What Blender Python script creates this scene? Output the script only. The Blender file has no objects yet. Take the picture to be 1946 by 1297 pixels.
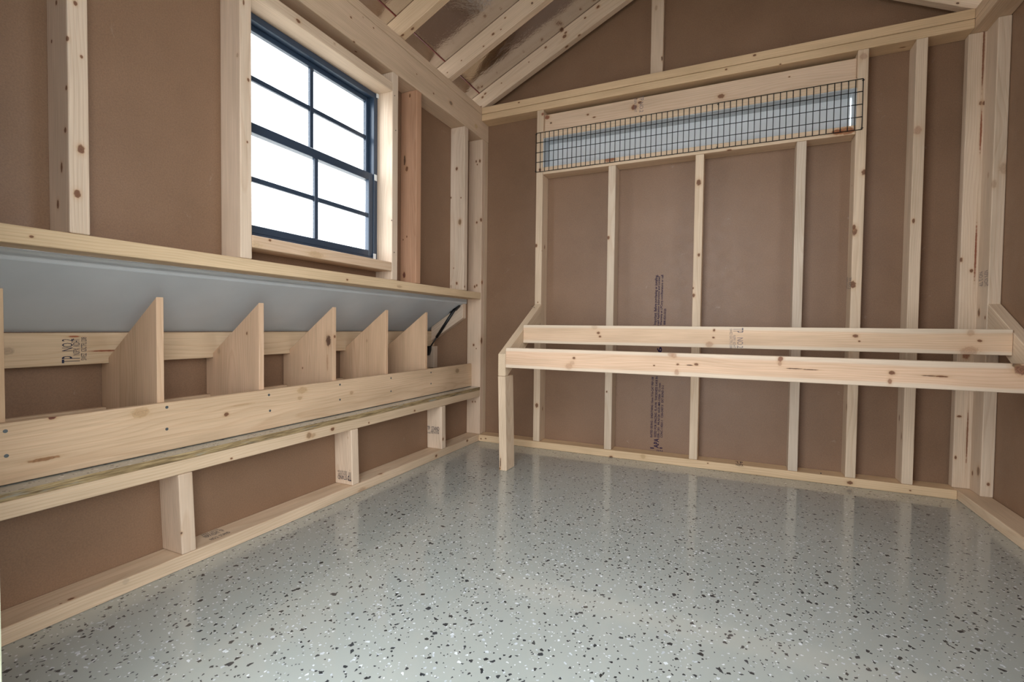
import bpy, bmesh, math, random
from mathutils import Vector, Matrix

# ------------------------------------------------------------------ camera, world, light, exposure
scn = bpy.context.scene
COL = scn.collection
T, D = 0.038, 0.089                      # dressed 2x4
CAM = Vector((1.34505, -2.47646, 0.66608))
FW = Vector((-0.41711808, 0.90840929, -0.02837388))
RT = Vector((0.90857518, 0.41755853, 0.01166283))
UP = Vector((-0.02244238, 0.02091503, 0.99952934))
FPX = 922.445
cd = bpy.data.cameras.new('camera')
cd.sensor_width = 36.0
cd.lens = FPX * 36.0 / 1946.0
cd.clip_start = 0.02
cam = bpy.data.objects.new('camera', cd)
COL.objects.link(cam)
cam.matrix_world = Matrix(((RT.x, UP.x, -FW.x, CAM.x), (RT.y, UP.y, -FW.y, CAM.y), (RT.z, UP.z, -FW.z, CAM.z), (0, 0, 0, 1)))
scn.camera = cam

w = bpy.data.worlds.new('overcast_sky'); scn.world = w; w.use_nodes = True
bg = w.node_tree.nodes['Background']
bg.inputs[0].default_value = (0.89, 0.955, 1.0, 1)
bg.inputs[1].default_value = 3.0
scn.view_settings.view_transform = 'Standard'
scn.view_settings.look = 'None'
scn.view_settings.gamma = 1.0
scn.view_settings.use_curve_mapping = False
scn.view_settings.exposure = 1.32

def portal(name, loc, rot, sx, sy):       # light portals: emit nothing, only guide sky light through the openings
    l = bpy.data.lights.new(name, 'AREA'); l.shape = 'RECTANGLE'; l.size = sx; l.size_y = sy
    l.cycles.is_portal = True
    o = bpy.data.objects.new(name, l); COL.objects.link(o); o.location = loc; o.rotation_euler = rot
    return o
portal('door_portal', (1.005, -2.315, 0.93), (math.pi/2, 0, 0), 0.95, 1.86)
portal('window_portal', (2.33, -1.125, 1.30), (0, math.pi/2, 0), 0.74, 0.68)
portal('window_portal', (-0.16, -1.125, 1.30), (0, -math.pi/2, 0), 0.74, 0.68)

# ------------------------------------------------------------------ pixel -> place helpers
def ray(u, v):
    return FW + RT * ((u - 973.0) / FPX) + UP * ((648.5 - v) / FPX)
def on(ax, val, u, v):
    i = 'xyz'.index(ax); r = ray(u, v); t = (val - CAM[i]) / r[i]
    return CAM + r * t

# ------------------------------------------------------------------ materials
def new_mat(name):
    m = bpy.data.materials.new(name); m.use_nodes = True
    nt = m.node_tree
    return m, nt, nt.nodes['Principled BSDF']
def N(nt, typ, **kw):
    n = nt.nodes.new(typ)
    for k, v in kw.items(): setattr(n, k, v)
    return n
def ramp(nt, src, stops, interp='LINEAR'):
    r = N(nt, 'ShaderNodeValToRGB'); cr = r.color_ramp; cr.interpolation = interp
    while len(cr.elements) < len(stops): cr.elements.new(0.5)
    for e, (p, c) in zip(cr.elements, stops):
        e.position = p; e.color = c if len(c) == 4 else (*c, 1)
    nt.links.new(src, r.inputs[0]); return r.outputs[0]
def math_n(nt, op, a, b=None, c=None, clamp=False):
    n = N(nt, 'ShaderNodeMath', operation=op, use_clamp=clamp)
    for i, x in enumerate((a, b, c)):
        if x is None: continue
        if isinstance(x, (int, float)): n.inputs[i].default_value = x
        else: nt.links.new(x, n.inputs[i])
    return n.outputs[0]
def vmath(nt, op, a, b=None, c=None):
    n = N(nt, 'ShaderNodeVectorMath', operation=op)
    for i, x in enumerate((a, b, c)):
        if x is None: continue
        if isinstance(x, (tuple, list, Vector)): n.inputs[i].default_value = x
        elif isinstance(x, (int, float)): n.inputs[i].default_value = (x, x, x)
        else: nt.links.new(x, n.inputs[i])
    return n.outputs['Value'] if op in ('LENGTH', 'DOT_PRODUCT', 'DISTANCE') else n.outputs[0]
def mixc(nt, fac, a, b, blend='MIX'):
    n = N(nt, 'ShaderNodeMix', data_type='RGBA', blend_type=blend)
    for s, x in ((n.inputs[0], fac), (n.inputs[6], a), (n.inputs[7], b)):
        if isinstance(x, (int, float)): s.default_value = x
        elif isinstance(x, (tuple, list)): s.default_value = x if len(x) == 4 else (*x, 1)
        else: nt.links.new(x, s)
    return n.outputs[2]
def noise(nt, vec, scale, detail=2.0, rough=0.5, dist=0.0):
    n = N(nt, 'ShaderNodeTexNoise'); nt.links.new(vec, n.inputs['Vector'])
    n.inputs['Scale'].default_value = scale; n.inputs['Detail'].default_value = detail
    n.inputs['Roughness'].default_value = rough; n.inputs['Distortion'].default_value = dist
    return n.outputs[0]

def wood_group():
    """pine: local X runs along the grain, metres; growth rings round a pith outside the board"""
    g = bpy.data.node_groups.new('pine_grain', 'ShaderNodeTree')
    g.interface.new_socket('Vector', in_out='INPUT', socket_type='NodeSocketVector')
    g.interface.new_socket('Random', in_out='INPUT', socket_type='NodeSocketFloat')
    g.interface.new_socket('Color', in_out='OUTPUT', socket_type='NodeSocketColor')
    g.interface.new_socket('Height', in_out='OUTPUT', socket_type='NodeSocketFloat')
    gi = N(g, 'NodeGroupInput'); go = N(g, 'NodeGroupOutput')
    v, rnd = gi.outputs[0], gi.outputs[1]
    cmb = N(g, 'ShaderNodeCombineXYZ')
    g.links.new(math_n(g, 'MULTIPLY', rnd, 37.0), cmb.inputs[0])
    g.links.new(math_n(g, 'MULTIPLY', rnd, 91.0), cmb.inputs[1])
    g.links.new(math_n(g, 'MULTIPLY', rnd, 63.0), cmb.inputs[2])
    vo = vmath(g, 'ADD', v, cmb.outputs[0])
    # pith offset
    pc = N(g, 'ShaderNodeCombineXYZ')
    g.links.new(math_n(g, 'MULTIPLY', math_n(g, 'SINE', math_n(g, 'MULTIPLY', rnd, 57.0)), 0.07), pc.inputs[1])
    g.links.new(math_n(g, 'MULTIPLY', math_n(g, 'COSINE', math_n(g, 'MULTIPLY', rnd, 57.0)), 0.07), pc.inputs[2])
    slow = noise(g, vmath(g, 'MULTIPLY', vo, (1.6, 7.0, 7.0)), 1.0, 2.0, 0.45)
    vp = vmath(g, 'MULTIPLY', vmath(g, 'ADD', v, pc.outputs[0]), (0.0, 1.0, 1.0))
    r = math_n(g, 'ADD', vmath(g, 'LENGTH', vp), math_n(g, 'MULTIPLY', slow, 0.055))
    fr = math_n(g, 'FRACT', math_n(g, 'MULTIPLY', r, 145.0))
    ring = ramp(g, fr, [(0.0, (0, 0, 0)), (0.55, (.25,)*3), (0.85, (1, 1, 1)), (1.0, (0, 0, 0))])
    fib = noise(g, vmath(g, 'MULTIPLY', vo, (6.0, 420.0, 420.0)), 1.0, 3.0, 0.6)
    blot = noise(g, vmath(g, 'MULTIPLY', vo, (2.2, 14.0, 14.0)), 1.0, 3.0, 0.55)
    c = mixc(g, math_n(g, 'MULTIPLY', ring, 0.42), (0.73, 0.585, 0.455), (0.56, 0.375, 0.245))
    c = mixc(g, math_n(g, 'MULTIPLY_ADD', blot, 0.9, -0.20, True), c, mixc(g, 0.5, c, (0.76, 0.585, 0.475)))
    c = mixc(g, 1.0, c, ramp(g, fib, [(0.25, (.86, .84, .81)), (0.75, (1.06, 1.06, 1.06))]), 'MULTIPLY')
    c = mixc(g, 1.0, c, ramp(g, blot, [(0.25, (.84, .82, .80)), (0.6, (1.03, 1.03, 1.03))]), 'MULTIPLY')
    g.links.new(c, go.inputs[0])
    g.links.new(math_n(g, 'ADD', math_n(g, 'MULTIPLY', ring, -0.4), fib), go.inputs[1])
    return g
WOODG = wood_group()

def knot_group():
    g = bpy.data.node_groups.new('pine_knot', 'ShaderNodeTree')
    for n, t in (('Vector', 'Vector'), ('Color', 'Color'), ('Center', 'Vector'), ('Scale', 'Vector'), ('Core', 'Color'), ('Halo', 'Color'), ('Strength', 'Float')):
        g.interface.new_socket(n, in_out='INPUT', socket_type='NodeSocket' + t)
    g.interface.new_socket('Color', in_out='OUTPUT', socket_type='NodeSocketColor')
    gi = N(g, 'NodeGroupInput'); go = N(g, 'NodeGroupOutput')
    wob = N(g, 'ShaderNodeTexNoise'); g.links.new(gi.outputs[0], wob.inputs['Vector']); wob.inputs['Scale'].default_value = 130; wob.inputs['Detail'].default_value = 2
    d = vmath(g, 'MULTIPLY', vmath(g, 'SUBTRACT', gi.outputs[0], gi.outputs[2]), gi.outputs[3])
    L = math_n(g, 'MULTIPLY_ADD', wob.outputs[0], 0.7, math_n(g, 'SUBTRACT', vmath(g, 'LENGTH', d), 0.35))
    rings = math_n(g, 'MULTIPLY_ADD', math_n(g, 'SINE', math_n(g, 'MULTIPLY', L, 19.0)), 0.22, 0.78)
    core = ramp(g, L, [(0.0, (1, 1, 1)), (0.78, (.95,)*3), (1.0, (0, 0, 0))])
    halo = ramp(g, math_n(g, 'MULTIPLY', L, 0.45), [(0.0, (1, 1, 1)), (0.45, (.75,)*3), (0.62, (.28,)*3), (1.0, (0, 0, 0))])
    c = mixc(g, math_n(g, 'MULTIPLY', halo, math_n(g, 'MULTIPLY', gi.outputs[6], 0.7)), gi.outputs[1], gi.outputs[5])
    cc = mixc(g, 1.0, gi.outputs[4], rings, 'MULTIPLY')
    c = mixc(g, math_n(g, 'MULTIPLY', core, gi.outputs[6]), c, cc)
    g.links.new(c, go.inputs[0])
    return g
KNOTG = knot_group()

def wood_mat(name, knots=(), sap=0.0):
    m, nt, b = new_mat(name)
    tc = N(nt, 'ShaderNodeTexCoord'); oi = N(nt, 'ShaderNodeObjectInfo')
    g = N(nt, 'ShaderNodeGroup'); g.node_tree = WOODG
    nt.links.new(tc.outputs['Object'], g.inputs[0]); nt.links.new(oi.outputs['Random'], g.inputs[1])
    c = mixc(nt, 1.0, g.outputs[0], oi.outputs['Color'], 'MULTIPLY')
    if sap:                                   # pale sapwood along both long edges of the face
        sx = N(nt, 'ShaderNodeSeparateXYZ'); nt.links.new(tc.outputs['Object'], sx.inputs[0])
        wv = noise(nt, vmath(nt, 'MULTIPLY', tc.outputs['Object'], (2.5, 9, 9)), 1.0, 2, 0.5)
        az = math_n(nt, 'MULTIPLY_ADD', wv, 0.02, math_n(nt, 'ABSOLUTE', sx.outputs[2]))
        e = N(nt, 'ShaderNodeMapRange'); e.inputs[1].default_value = sap - 0.006; e.inputs[2].default_value = sap + 0.001
        nt.links.new(az, e.inputs[0])
        c = mixc(nt, e.outputs[0], mixc(nt, 1.0, c, (1.01, 0.955, 0.91, 1), 'MULTIPLY'), mixc(nt, 0.42, c, (0.80, 0.70, 0.57, 1)))
    for (ctr, rad, el, core, halo, st) in knots:
        k = N(nt, 'ShaderNodeGroup'); k.node_tree = KNOTG
        nt.links.new(tc.outputs['Object'], k.inputs[0]); nt.links.new(c, k.inputs[1])
        k.inputs[2].default_value = ctr
        k.inputs[3].default_value = (1/(rad*el), 1/rad, 1/rad)
        k.inputs[4].default_value = (*core, 1); k.inputs[5].default_value = (*halo, 1); k.inputs[6].default_value = st
        c = k.outputs[0]
    nt.links.new(c, b.inputs['Base Color'])
    b.inputs['Roughness'].default_value = 0.62
    b.inputs['Specular IOR Level'].default_value = 0.3
    bp = N(nt, 'ShaderNodeBump'); bp.inputs['Strength'].default_value = 0.10; bp.inputs['Distance'].default_value = 0.002
    nt.links.new(g.outputs[1], bp.inputs['Height']); nt.links.new(bp.outputs[0], b.inputs['Normal'])
    return m
WOOD = wood_mat('pine_wood')

def flat_mat(name, col, rough=0.5, metal=0.0, spec=0.5):
    m, nt, b = new_mat(name)
    b.inputs['Base Color'].default_value = (*col, 1); b.inputs['Roughness'].default_value = rough
    b.inputs['Metallic'].default_value = metal; b.inputs['Specular IOR Level'].default_value = spec
    return m

def siding_mat():
    m, nt, b = new_mat('brown_hardboard')
    tc = N(nt, 'ShaderNodeTexCoord'); o = tc.outputs['Object']
    big = noise(nt, o, 3.0, 4, 0.6); fine = noise(nt, o, 260, 3, 0.7); mid = noise(nt, o, 22, 4, 0.6)
    c = ramp(nt, big, [(0.3, (0.230, 0.132, 0.078)), (0.7, (0.280, 0.164, 0.100))])
    c = mixc(nt, 1.0, c, ramp(nt, fine, [(0.3, (.86,)*3), (0.7, (1.12,)*3)]), 'MULTIPLY')
    sc = noise(nt, vmath(nt, 'MULTIPLY', o, (14, 14, 14)), 1.0, 6, 0.7, 0.6)
    c = mixc(nt, ramp(nt, sc, [(0.66, (0, 0, 0)), (0.76, (.4,)*3)]), c, (0.50, 0.40, 0.33))
    nt.links.new(c, b.inputs['Base Color'])
    nt.links.new(math_n(nt, 'MULTIPLY_ADD', mid, 0.22, 0.33), b.inputs['Roughness'])
    b.inputs['Specular IOR Level'].default_value = 0.38
    bp = N(nt, 'ShaderNodeBump'); bp.inputs['Strength'].default_value = 0.25; bp.inputs['Distance'].default_value = 0.0015
    nt.links.new(math_n(nt, 'ADD', fine, math_n(nt, 'MULTIPLY', mid, 0.8)), bp.inputs['Height']); nt.links.new(bp.outputs[0], b.inputs['Normal'])
    return m
SIDING = siding_mat()

def floor_mat(name='flake_epoxy'):
    m, nt, b = new_mat(name)
    tc = N(nt, 'ShaderNodeTexCoord'); o = tc.outputs['Object']
    base = ramp(nt, noise(nt, o, 1.7, 3, 0.5), [(0.3, (0.355, 0.378, 0.352)), (0.7, (0.39, 0.413, 0.387))])
    warp = N(nt, 'ShaderNodeTexNoise'); nt.links.new(o, warp.inputs['Vector']); warp.inputs['Scale'].default_value = 210; warp.inputs['Detail'].default_value = 2
    vw = vmath(nt, 'ADD', o, vmath(nt, 'MULTIPLY', vmath(nt, 'SUBTRACT', warp.outputs['Color'], 0.5), 0.0035))
    def chips(cell, frac, off, rnd_=1.0):
        vo = N(nt, 'ShaderNodeTexVoronoi', voronoi_dimensions='2D', feature='F1'); vo.inputs['Scale'].default_value = 1.0/cell
        vo.inputs['Randomness'].default_value = rnd_
        nt.links.new(vmath(nt, 'ADD', vw, (off, off*1.7, 0)), vo.inputs['Vector'])
        sp = N(nt, 'ShaderNodeSeparateColor'); nt.links.new(vo.outputs['Color'], sp.inputs[0])
        return math_n(nt, 'LESS_THAN', sp.outputs[1], frac), sp.outputs[2]
    c = base
    for cell, frac, off in ((0.0062, 0.0075, 3.1), (0.0040, 0.013, 9.7), (0.0026, 0.012, 6.3)):
        f, r = chips(cell, frac, off)
        c = mixc(nt, f, c, ramp(nt, r, [(0, (0.46, 0.50, 0.54)), (1, (0.74, 0.77, 0.79))]))
    for cell, frac, off in ((0.0088, 0.0060, 5.7), (0.0066, 0.0125, 1.3), (0.0045, 0.016, 7.9), (0.0027, 0.012, 2.2)):
        f, r = chips(cell, frac, off)
        c = mixc(nt, f, c, ramp(nt, r, [(0.0, (0.012, 0.016, 0.02)), (1, (0.035, 0.042, 0.05))]))
    nt.links.new(c, b.inputs['Base Color'])
    b.inputs['Roughness'].default_value = 0.30
    b.inputs['Specular IOR Level'].default_value = 0.5
    b.inputs['Coat Weight'].default_value = 0.8; b.inputs['Coat Roughness'].default_value = 0.06
    wav = noise(nt, o, 26, 2, 0.5)
    bp = N(nt, 'ShaderNodeBump'); bp.inputs['Strength'].default_value = 0.03; bp.inputs['Distance'].default_value = 0.004
    nt.links.new(wav, bp.inputs['Height']); nt.links.new(bp.outputs[0], b.inputs['Coat Normal'])
    return m
FLOOR = floor_mat()

def osb_mat():
    m, nt, b = new_mat('raw_strand_board')
    tc = N(nt, 'ShaderNodeTexCoord'); o = tc.outputs['Object']
    v = vmath(nt, 'MULTIPLY', o, (14, 120, 260))
    n1 = noise(nt, v, 1.0, 4, 0.65)
    c = ramp(nt, n1, [(0.25, (0.07, 0.045, 0.02)), (0.45, (0.24, 0.16, 0.075)), (0.6, (0.42, 0.30, 0.15)), (0.8, (0.58, 0.46, 0.27))])
    pat = noise(nt, vmath(nt, 'MULTIPLY', o, (9, 9, 60)), 1.0, 3, 0.6)
    c = mixc(nt, ramp(nt, pat, [(0.60, (0, 0, 0)), (0.70, (.6,)*3)]), c, (0.36, 0.35, 0.30))
    nt.links.new(c, b.inputs['Base Color']); b.inputs['Roughness'].default_value = 0.8
    bp = N(nt, 'ShaderNodeBump'); bp.inputs['Strength'].default_value = 0.6; bp.inputs['Distance'].default_value = 0.002
    nt.links.new(n1, bp.inputs['Height']); nt.links.new(bp.outputs[0], b.inputs['Normal'])
    return m
OSB = osb_mat()

def foil_mat():
    m, nt, b = new_mat('radiant_barrier_foil')
    tc = N(nt, 'ShaderNodeTexCoord'); o = tc.outputs['Object']
    b.inputs['Base Color'].default_value = (0.66, 0.63, 0.62, 1); b.inputs['Metallic'].default_value = 1.0
    b.inputs['Roughness'].default_value = 0.09
    w1 = noise(nt, vmath(nt, 'MULTIPLY', o, (1, 1, 1)), 9.0, 5, 0.62, 0.5)
    w2 = noise(nt, vmath(nt, 'MULTIPLY', o, (60, 320, 60)), 1.0, 2, 0.5)
    bp = N(nt, 'ShaderNodeBump'); bp.inputs['Strength'].default_value = 0.30; bp.inputs['Distance'].default_value = 0.012
    nt.links.new(math_n(nt, 'MULTIPLY_ADD', w2, 0.05, w1), bp.inputs['Height']); nt.links.new(bp.outputs[0], b.inputs['Normal'])
    return m
FOIL = foil_mat()

def paint_mat(name, col, rough=0.5):
    m, nt, b = new_mat(name)
    tc = N(nt, 'ShaderNodeTexCoord'); o = tc.outputs['Object']
    n1 = noise(nt, o, 6, 3, 0.5); n2 = noise(nt, o, 180, 3, 0.6)
    c = mixc(nt, 1.0, (*col, 1), ramp(nt, n1, [(0.3, (.94,)*3), (0.7, (1.03,)*3)]), 'MULTIPLY')
    nt.links.new(c, b.inputs['Base Color']); b.inputs['Roughness'].default_value = rough
    bp = N(nt, 'ShaderNodeBump'); bp.inputs['Strength'].default_value = 0.12; bp.inputs['Distance'].default_value = 0.001
    nt.links.new(n2, bp.inputs['Height']); nt.links.new(bp.outputs[0], b.inputs['Normal'])
    return m
LID = paint_mat('pale_grey_primer', (0.60, 0.63, 0.66), 0.5)
VENTP = paint_mat('white_painted_panel', (0.74, 0.76, 0.78), 0.25)
JAMB = paint_mat('cream_green_paint', (0.80, 0.83, 0.62), 0.5)
WINBLK = paint_mat('flare_blued_bronze_vinyl', (0.030, 0.050, 0.085), 0.32)  # dark bronze frame, with the blue cast of lens flare mixed into its colour
BLACK = flat_mat('black_metal', (0.012, 0.012, 0.013), 0.4)
WIRE = flat_mat('black_coated_wire', (0.008, 0.009, 0.010), 0.45)
WHITEP = flat_mat('white_plastic', (0.75, 0.76, 0.76), 0.4)
INK = flat_mat('stamp_ink', (0.035, 0.035, 0.06), 0.8, spec=0.1)
INKF = flat_mat('faded_stamp_ink', (0.20, 0.16, 0.17), 0.8, spec=0.1)
INKP = flat_mat('violet_print_ink', (0.020, 0.012, 0.045), 0.8, spec=0.1)
STEEL = flat_mat('grey_screw_steel', (0.16, 0.18, 0.19), 0.45, 0.7)
NAIL = flat_mat('dark_nail', (0.05, 0.045, 0.05), 0.5, 0.4)
REDL = flat_mat('red_seam_tape', (0.16, 0.02, 0.012), 0.5)
def glass_mat():
    m, nt, b = new_mat('clear_window_glass')
    b.inputs['Base Color'].default_value = (0.98, 0.99, 1, 1); b.inputs['Roughness'].default_value = 0.0
    b.inputs['Transmission Weight'].default_value = 1.0; b.inputs['IOR'].default_value = 1.45
    tr = N(nt, 'ShaderNodeBsdfTransparent'); fr = N(nt, 'ShaderNodeLayerWeight'); fr.inputs[0].default_value = 0.08
    gl = N(nt, 'ShaderNodeBsdfGlossy'); gl.inputs['Roughness'].default_value = 0.02
    mx = N(nt, 'ShaderNodeMixShader'); out = nt.nodes['Material Output']
    nt.links.new(math_n(nt, 'MULTIPLY_ADD', fr.outputs[1], 0.25, 0.02), mx.inputs[0]); nt.links.new(tr.outputs[0], mx.inputs[1]); nt.links.new(gl.outputs[0], mx.inputs[2])
    nt.links.new(mx.outputs[0], out.inputs[0])
    return m
GLASS = glass_mat()
def ground_mat():
    m, nt, b = new_mat('gravel_yard')
    tc = N(nt, 'ShaderNodeTexCoord'); o = tc.outputs['Object']
    c = ramp(nt, noise(nt, o, 8, 6, 0.7), [(0.3, (0.30, 0.29, 0.26)), (0.7, (0.46, 0.44, 0.40))])
    nt.links.new(c, b.inputs['Base Color']); b.inputs['Roughness'].default_value = 0.9
    return m
GROUND = ground_mat()

# ------------------------------------------------------------------ builders
BOARDS = []          # (object, half-size) of every timber, for placing knots
def link(o, parent=None):
    COL.objects.link(o)
    if parent is not None:
        bpy.context.view_layer.update()
        o.parent = parent; o.matrix_parent_inverse = parent.matrix_world.inverted()
    return o
def bm_obj(name, bm, mat, parent=None, mw=None):
    me = bpy.data.meshes.new(name); bm.normal_update(); bm.to_mesh(me); bm.free()
    for m in (mat if isinstance(mat, (list, tuple)) else [mat]): me.materials.append(m)
    o = bpy.data.objects.new(name, me)
    if mw is not None: o.matrix_world = mw
    return link(o, parent)
def box_bm(bm, lo, hi):
    vs = [bm.verts.new((x, y, z)) for x in (lo[0], hi[0]) for y in (lo[1], hi[1]) for z in (lo[2], hi[2])]
    fs = [(0, 1, 3, 2), (4, 6, 7, 5), (0, 4, 5, 1), (2, 3, 7, 6), (0, 2, 6, 4), (1, 5, 7, 3)]
    return [bm.faces.new([vs[i] for i in f]) for f in fs]
def bevel(bm, w, seg=2):
    if w > 0: bmesh.ops.bevel(bm, geom=bm.edges[:], offset=w, segments=seg, profile=0.5, affect='EDGES')
def box(name, lo, hi, mat, parent=None, bv=0.001):
    """axis-aligned box with its origin at its own centre"""
    lo, hi = Vector(lo), Vector(hi); c = (lo + hi) / 2
    bm = bmesh.new(); box_bm(bm, lo - c, hi - c); bevel(bm, bv, 1)
    return bm_obj(name, bm, mat, parent, Matrix.Translation(c))
AXROT = {'x': Matrix.Identity(4), 'y': Matrix.Rotation(math.pi/2, 4, 'Z'), 'z': Matrix.Rotation(-math.pi/2, 4, 'Y')}
def tinted(o, tint):
    o.color = (*tint, 1); return o
def board(name, lo, hi, parent, tint=(1, 1, 1), bv=0.003, ax=None, lean=None):
    """a timber: mesh-local X runs along its length"""
    lo, hi = Vector(lo), Vector(hi); c = (lo + hi) / 2; s = hi - lo
    if ax is None: ax = 'xyz'[max(range(3), key=lambda i: s[i])]
    R = AXROT[ax]; h = R.inverted().to_3x3() @ (s / 2); h = Vector([abs(a) for a in h])
    bm = bmesh.new(); box_bm(bm, -h, h); bevel(bm, bv)
    mw = Matrix.Translation(c) @ R
    o = bm_obj(name, bm, WOOD, parent, mw)
    if lean:                      # (dx, dy) shift of the top of an upright
        Ri = R.inverted().to_3x3(); sh = Ri @ Vector((lean[0], lean[1], 0))
        for v in o.data.vertices: v.co += sh * (v.co.x / (2*h.x))
    BOARDS.append((o, h, mw.copy())); return tinted(o, tint)
def prism(name, pts, plane, a, b, parent, tint=(1, 1, 1), grain=None, mat=None, bv=0.002):
    """closed outline pts in a plane ('xz' at y=a..b, 'yz' at x=a..b) with real thickness; grain = in-plane direction"""
    cx = sum(p[0] for p in pts)/len(pts); cz = sum(p[1] for p in pts)/len(pts); m = (a + b)/2
    g = Vector((grain[0], grain[1])).normalized() if grain else Vector((1, 0))
    if plane == 'xz': X = Vector((g[0], 0, g[1])); Y = Vector((0, 1, 0)); ctr = Vector((cx, m, cz))
    else: X = Vector((0, g[0], g[1])); Y = Vector((1, 0, 0)); ctr = Vector((m, cx, cz))
    Z = X.cross(Y)
    mw = Matrix((( X.x, Y.x, Z.x, ctr.x), (X.y, Y.y, Z.y, ctr.y), (X.z, Y.z, Z.z, ctr.z), (0, 0, 0, 1)))
    inv = mw.inverted()
    bm = bmesh.new()
    def P3(p, t): return Vector((p[0], t, p[1])) if plane == 'xz' else Vector((t, p[0], p[1]))
    A = [bm.verts.new(inv @ P3(p, a)) for p in pts]; B = [bm.verts.new(inv @ P3(p, b)) for p in pts]
    bm.faces.new(A); bm.faces.new(B[::-1]); n = len(pts)
    for i in range(n): bm.faces.new((A[i], B[i], B[(i+1) % n], A[(i+1) % n]))
    bmesh.ops.recalc_face_normals(bm, faces=bm.faces[:]); bevel(bm, bv, 1)
    h = Vector([max(abs(v.co[i]) for v in bm.verts) for i in range(3)])
    o = bm_obj(name, bm, mat or WOOD, parent, mw)
    if mat is None: BOARDS.append((o, h, mw.copy()))
    return tinted(o, tint)
def tube(name, p0, p1, r, mat, parent=None, seg=8):
    p0, p1 = Vector(p0), Vector(p1); d = p1 - p0
    bm = bmesh.new(); bmesh.ops.create_cone(bm, cap_ends=True, segments=seg, radius1=r, radius2=r, depth=d.length)
    for f in bm.faces: f.smooth = len(f.verts) == 4
    mw = Matrix.Translation((p0 + p1)/2) @ d.to_track_quat('Z', 'Y').to_matrix().to_4x4()
    return bm_obj(name, bm, mat, parent, mw)
def panel(name, ax, pos, thick, rects, mat, parent=None):
    """sheet normal to ax built of rectangles (a0,a1,b0,b1) that leave the openings free"""
    bm = bmesh.new()
    for (a0, a1, b0, b1) in rects:
        if ax == 'x': box_bm(bm, (pos, a0, b0), (pos + thick, a1, b1))
        elif ax == 'y': box_bm(bm, (a0, pos, b0), (a1, pos + thick, b1))
        else: box_bm(bm, (a0, b0, pos), (a1, b1, pos + thick))
    return bm_obj(name, bm, mat, parent)
def tag(o, label=None, cat=None, group=None, kind=None):
    if label: o['label'] = label
    if cat: o['category'] = cat
    if group: o['group'] = group
    if kind: o['kind'] = kind
    return o
def empty(name, loc):
    o = bpy.data.objects.new(name, None); COL.objects.link(o); o.location = loc; o.empty_display_size = 0.1
    bpy.context.view_layer.update(); return o
def text_on(txt, plane, start, end, top, mat, parent, name='grade_stamp', lift=0.0006, bold=0.0):
    """flat lettering printed on a face: baseline start/end and cap-top photo points put onto that face"""
    ax, val = plane
    O, E_, Tp = on(ax, val, *start), on(ax, val, *end), on(ax, val, *top)
    cu = bpy.data.curves.new('tmp', 'FONT'); cu.body = txt; cu.size = 1.0; cu.offset = bold
    cu.resolution_u = 2
    ob = bpy.data.objects.new('tmp', cu); COL.objects.link(ob)
    me = bpy.data.meshes.new_from_object(ob.evaluated_get(bpy.context.evaluated_depsgraph_get()))
    bpy.data.objects.remove(ob); bpy.data.curves.remove(cu)
    xs = [v.co.x for v in me.vertices]; ys = [v.co.y for v in me.vertices]
    x0, x1, y0, y1 = min(xs), max(xs), min(0, min(ys)*0), max(ys)
    X = E_ - O; Y = Tp - O; Y = Y - X * (Y.dot(X) / X.dot(X))
    nrm = (CAM - O); i = 'xyz'.index(ax); n = Vector((0, 0, 0)); n[i] = 1 if nrm[i] > 0 else -1
    c = O + X * 0.5 + Y * 0.5
    for v in me.vertices:
        p = O + X * ((v.co.x - x0)/(x1 - x0)) + Y * ((v.co.y - y0)/(y1 - y0)) + n * lift
        v.co = p - c
    me.materials.append(mat); me.name = name
    o = bpy.data.objects.new(name, me); o.location = c
    return link(o, parent)

# measured framing positions (metres; x right, y into the room's back wall, z up)
W, H, HB = 2.1624, 1.9201, 1.7477
ZL, ZR, ZO = 0.8264, 0.2599, 0.316
XS, YS = -D, D                               # inner faces of left and back siding
XR = 2.2505                                  # inner face of right siding
YF = -2.20                                  # inner face of front wall framing
SL, RZ0 = 0.485, 1.922                       # roof slope, rafter underside at x=0
RIDGE = W/2
def roofz(x): return RZ0 + SL * (x if x <= RIDGE else W - x)
WARM = (1.02, 1.0, 0.96); YEL = (1.03, 0.93, 0.74); PINK = (0.99, 0.93, 0.88); PALE = (1.06, 1.06, 1.06); RED = (0.80, 0.58, 0.47)

# ------------------------------------------------------------------ the setting
ground = tag(box('ground', (-8, -10, -0.36), (10, 8, -0.26), GROUND, bv=0), kind='structure')
floor = tag(box('floor', (-0.10, -2.30, -0.04), (2.262, 0.10, 0.0), FLOOR, bv=0), kind='structure')

# left wall: siding with window and nest openings
WY0, WY1, WZ0, WZ1 = -1.4555, -0.7916, 0.9392, 1.663
wall_left = panel('wall_left', 'x', XS - 0.011, 0.011, [(-2.30, 0.10, 0.0, ZR + T), (-2.30, 0.10, ZL, WZ0), (-2.30, WY0, WZ0, WZ1), (WY1, 0.10, WZ0, WZ1), (-2.30, 0.10, WZ1, H),
                   (0.013, 0.10, ZR + T, ZL), (-2.30, -2.045, ZR + T, ZL)], SIDING)
tag(wall_left, kind='structure')
G = 0.0006                                    # joint gap between timbers
board('bottom_plate', (-D, YF, 0), (0, 0.0885, T), wall_left, (1.0, .95, .86))
for y, ln, tn in ((-0.3921, (0, -.006), (1.05, 1.03, 1.0)), (-1.0284, (0, -.008), (1.04, 1.01, .97)), (-1.6724, (0, -.009), (0.96, 0.92, 0.88))):
    board('cripple_stud', (-D, y, T + G), (0, y + T, ZR - G), wall_left, tn, lean=ln)
board('nest_sill_rail', (-D, YF, ZR), (0, 0.0125, ZR + T), wall_left, (1.0, .95, .84))
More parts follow.
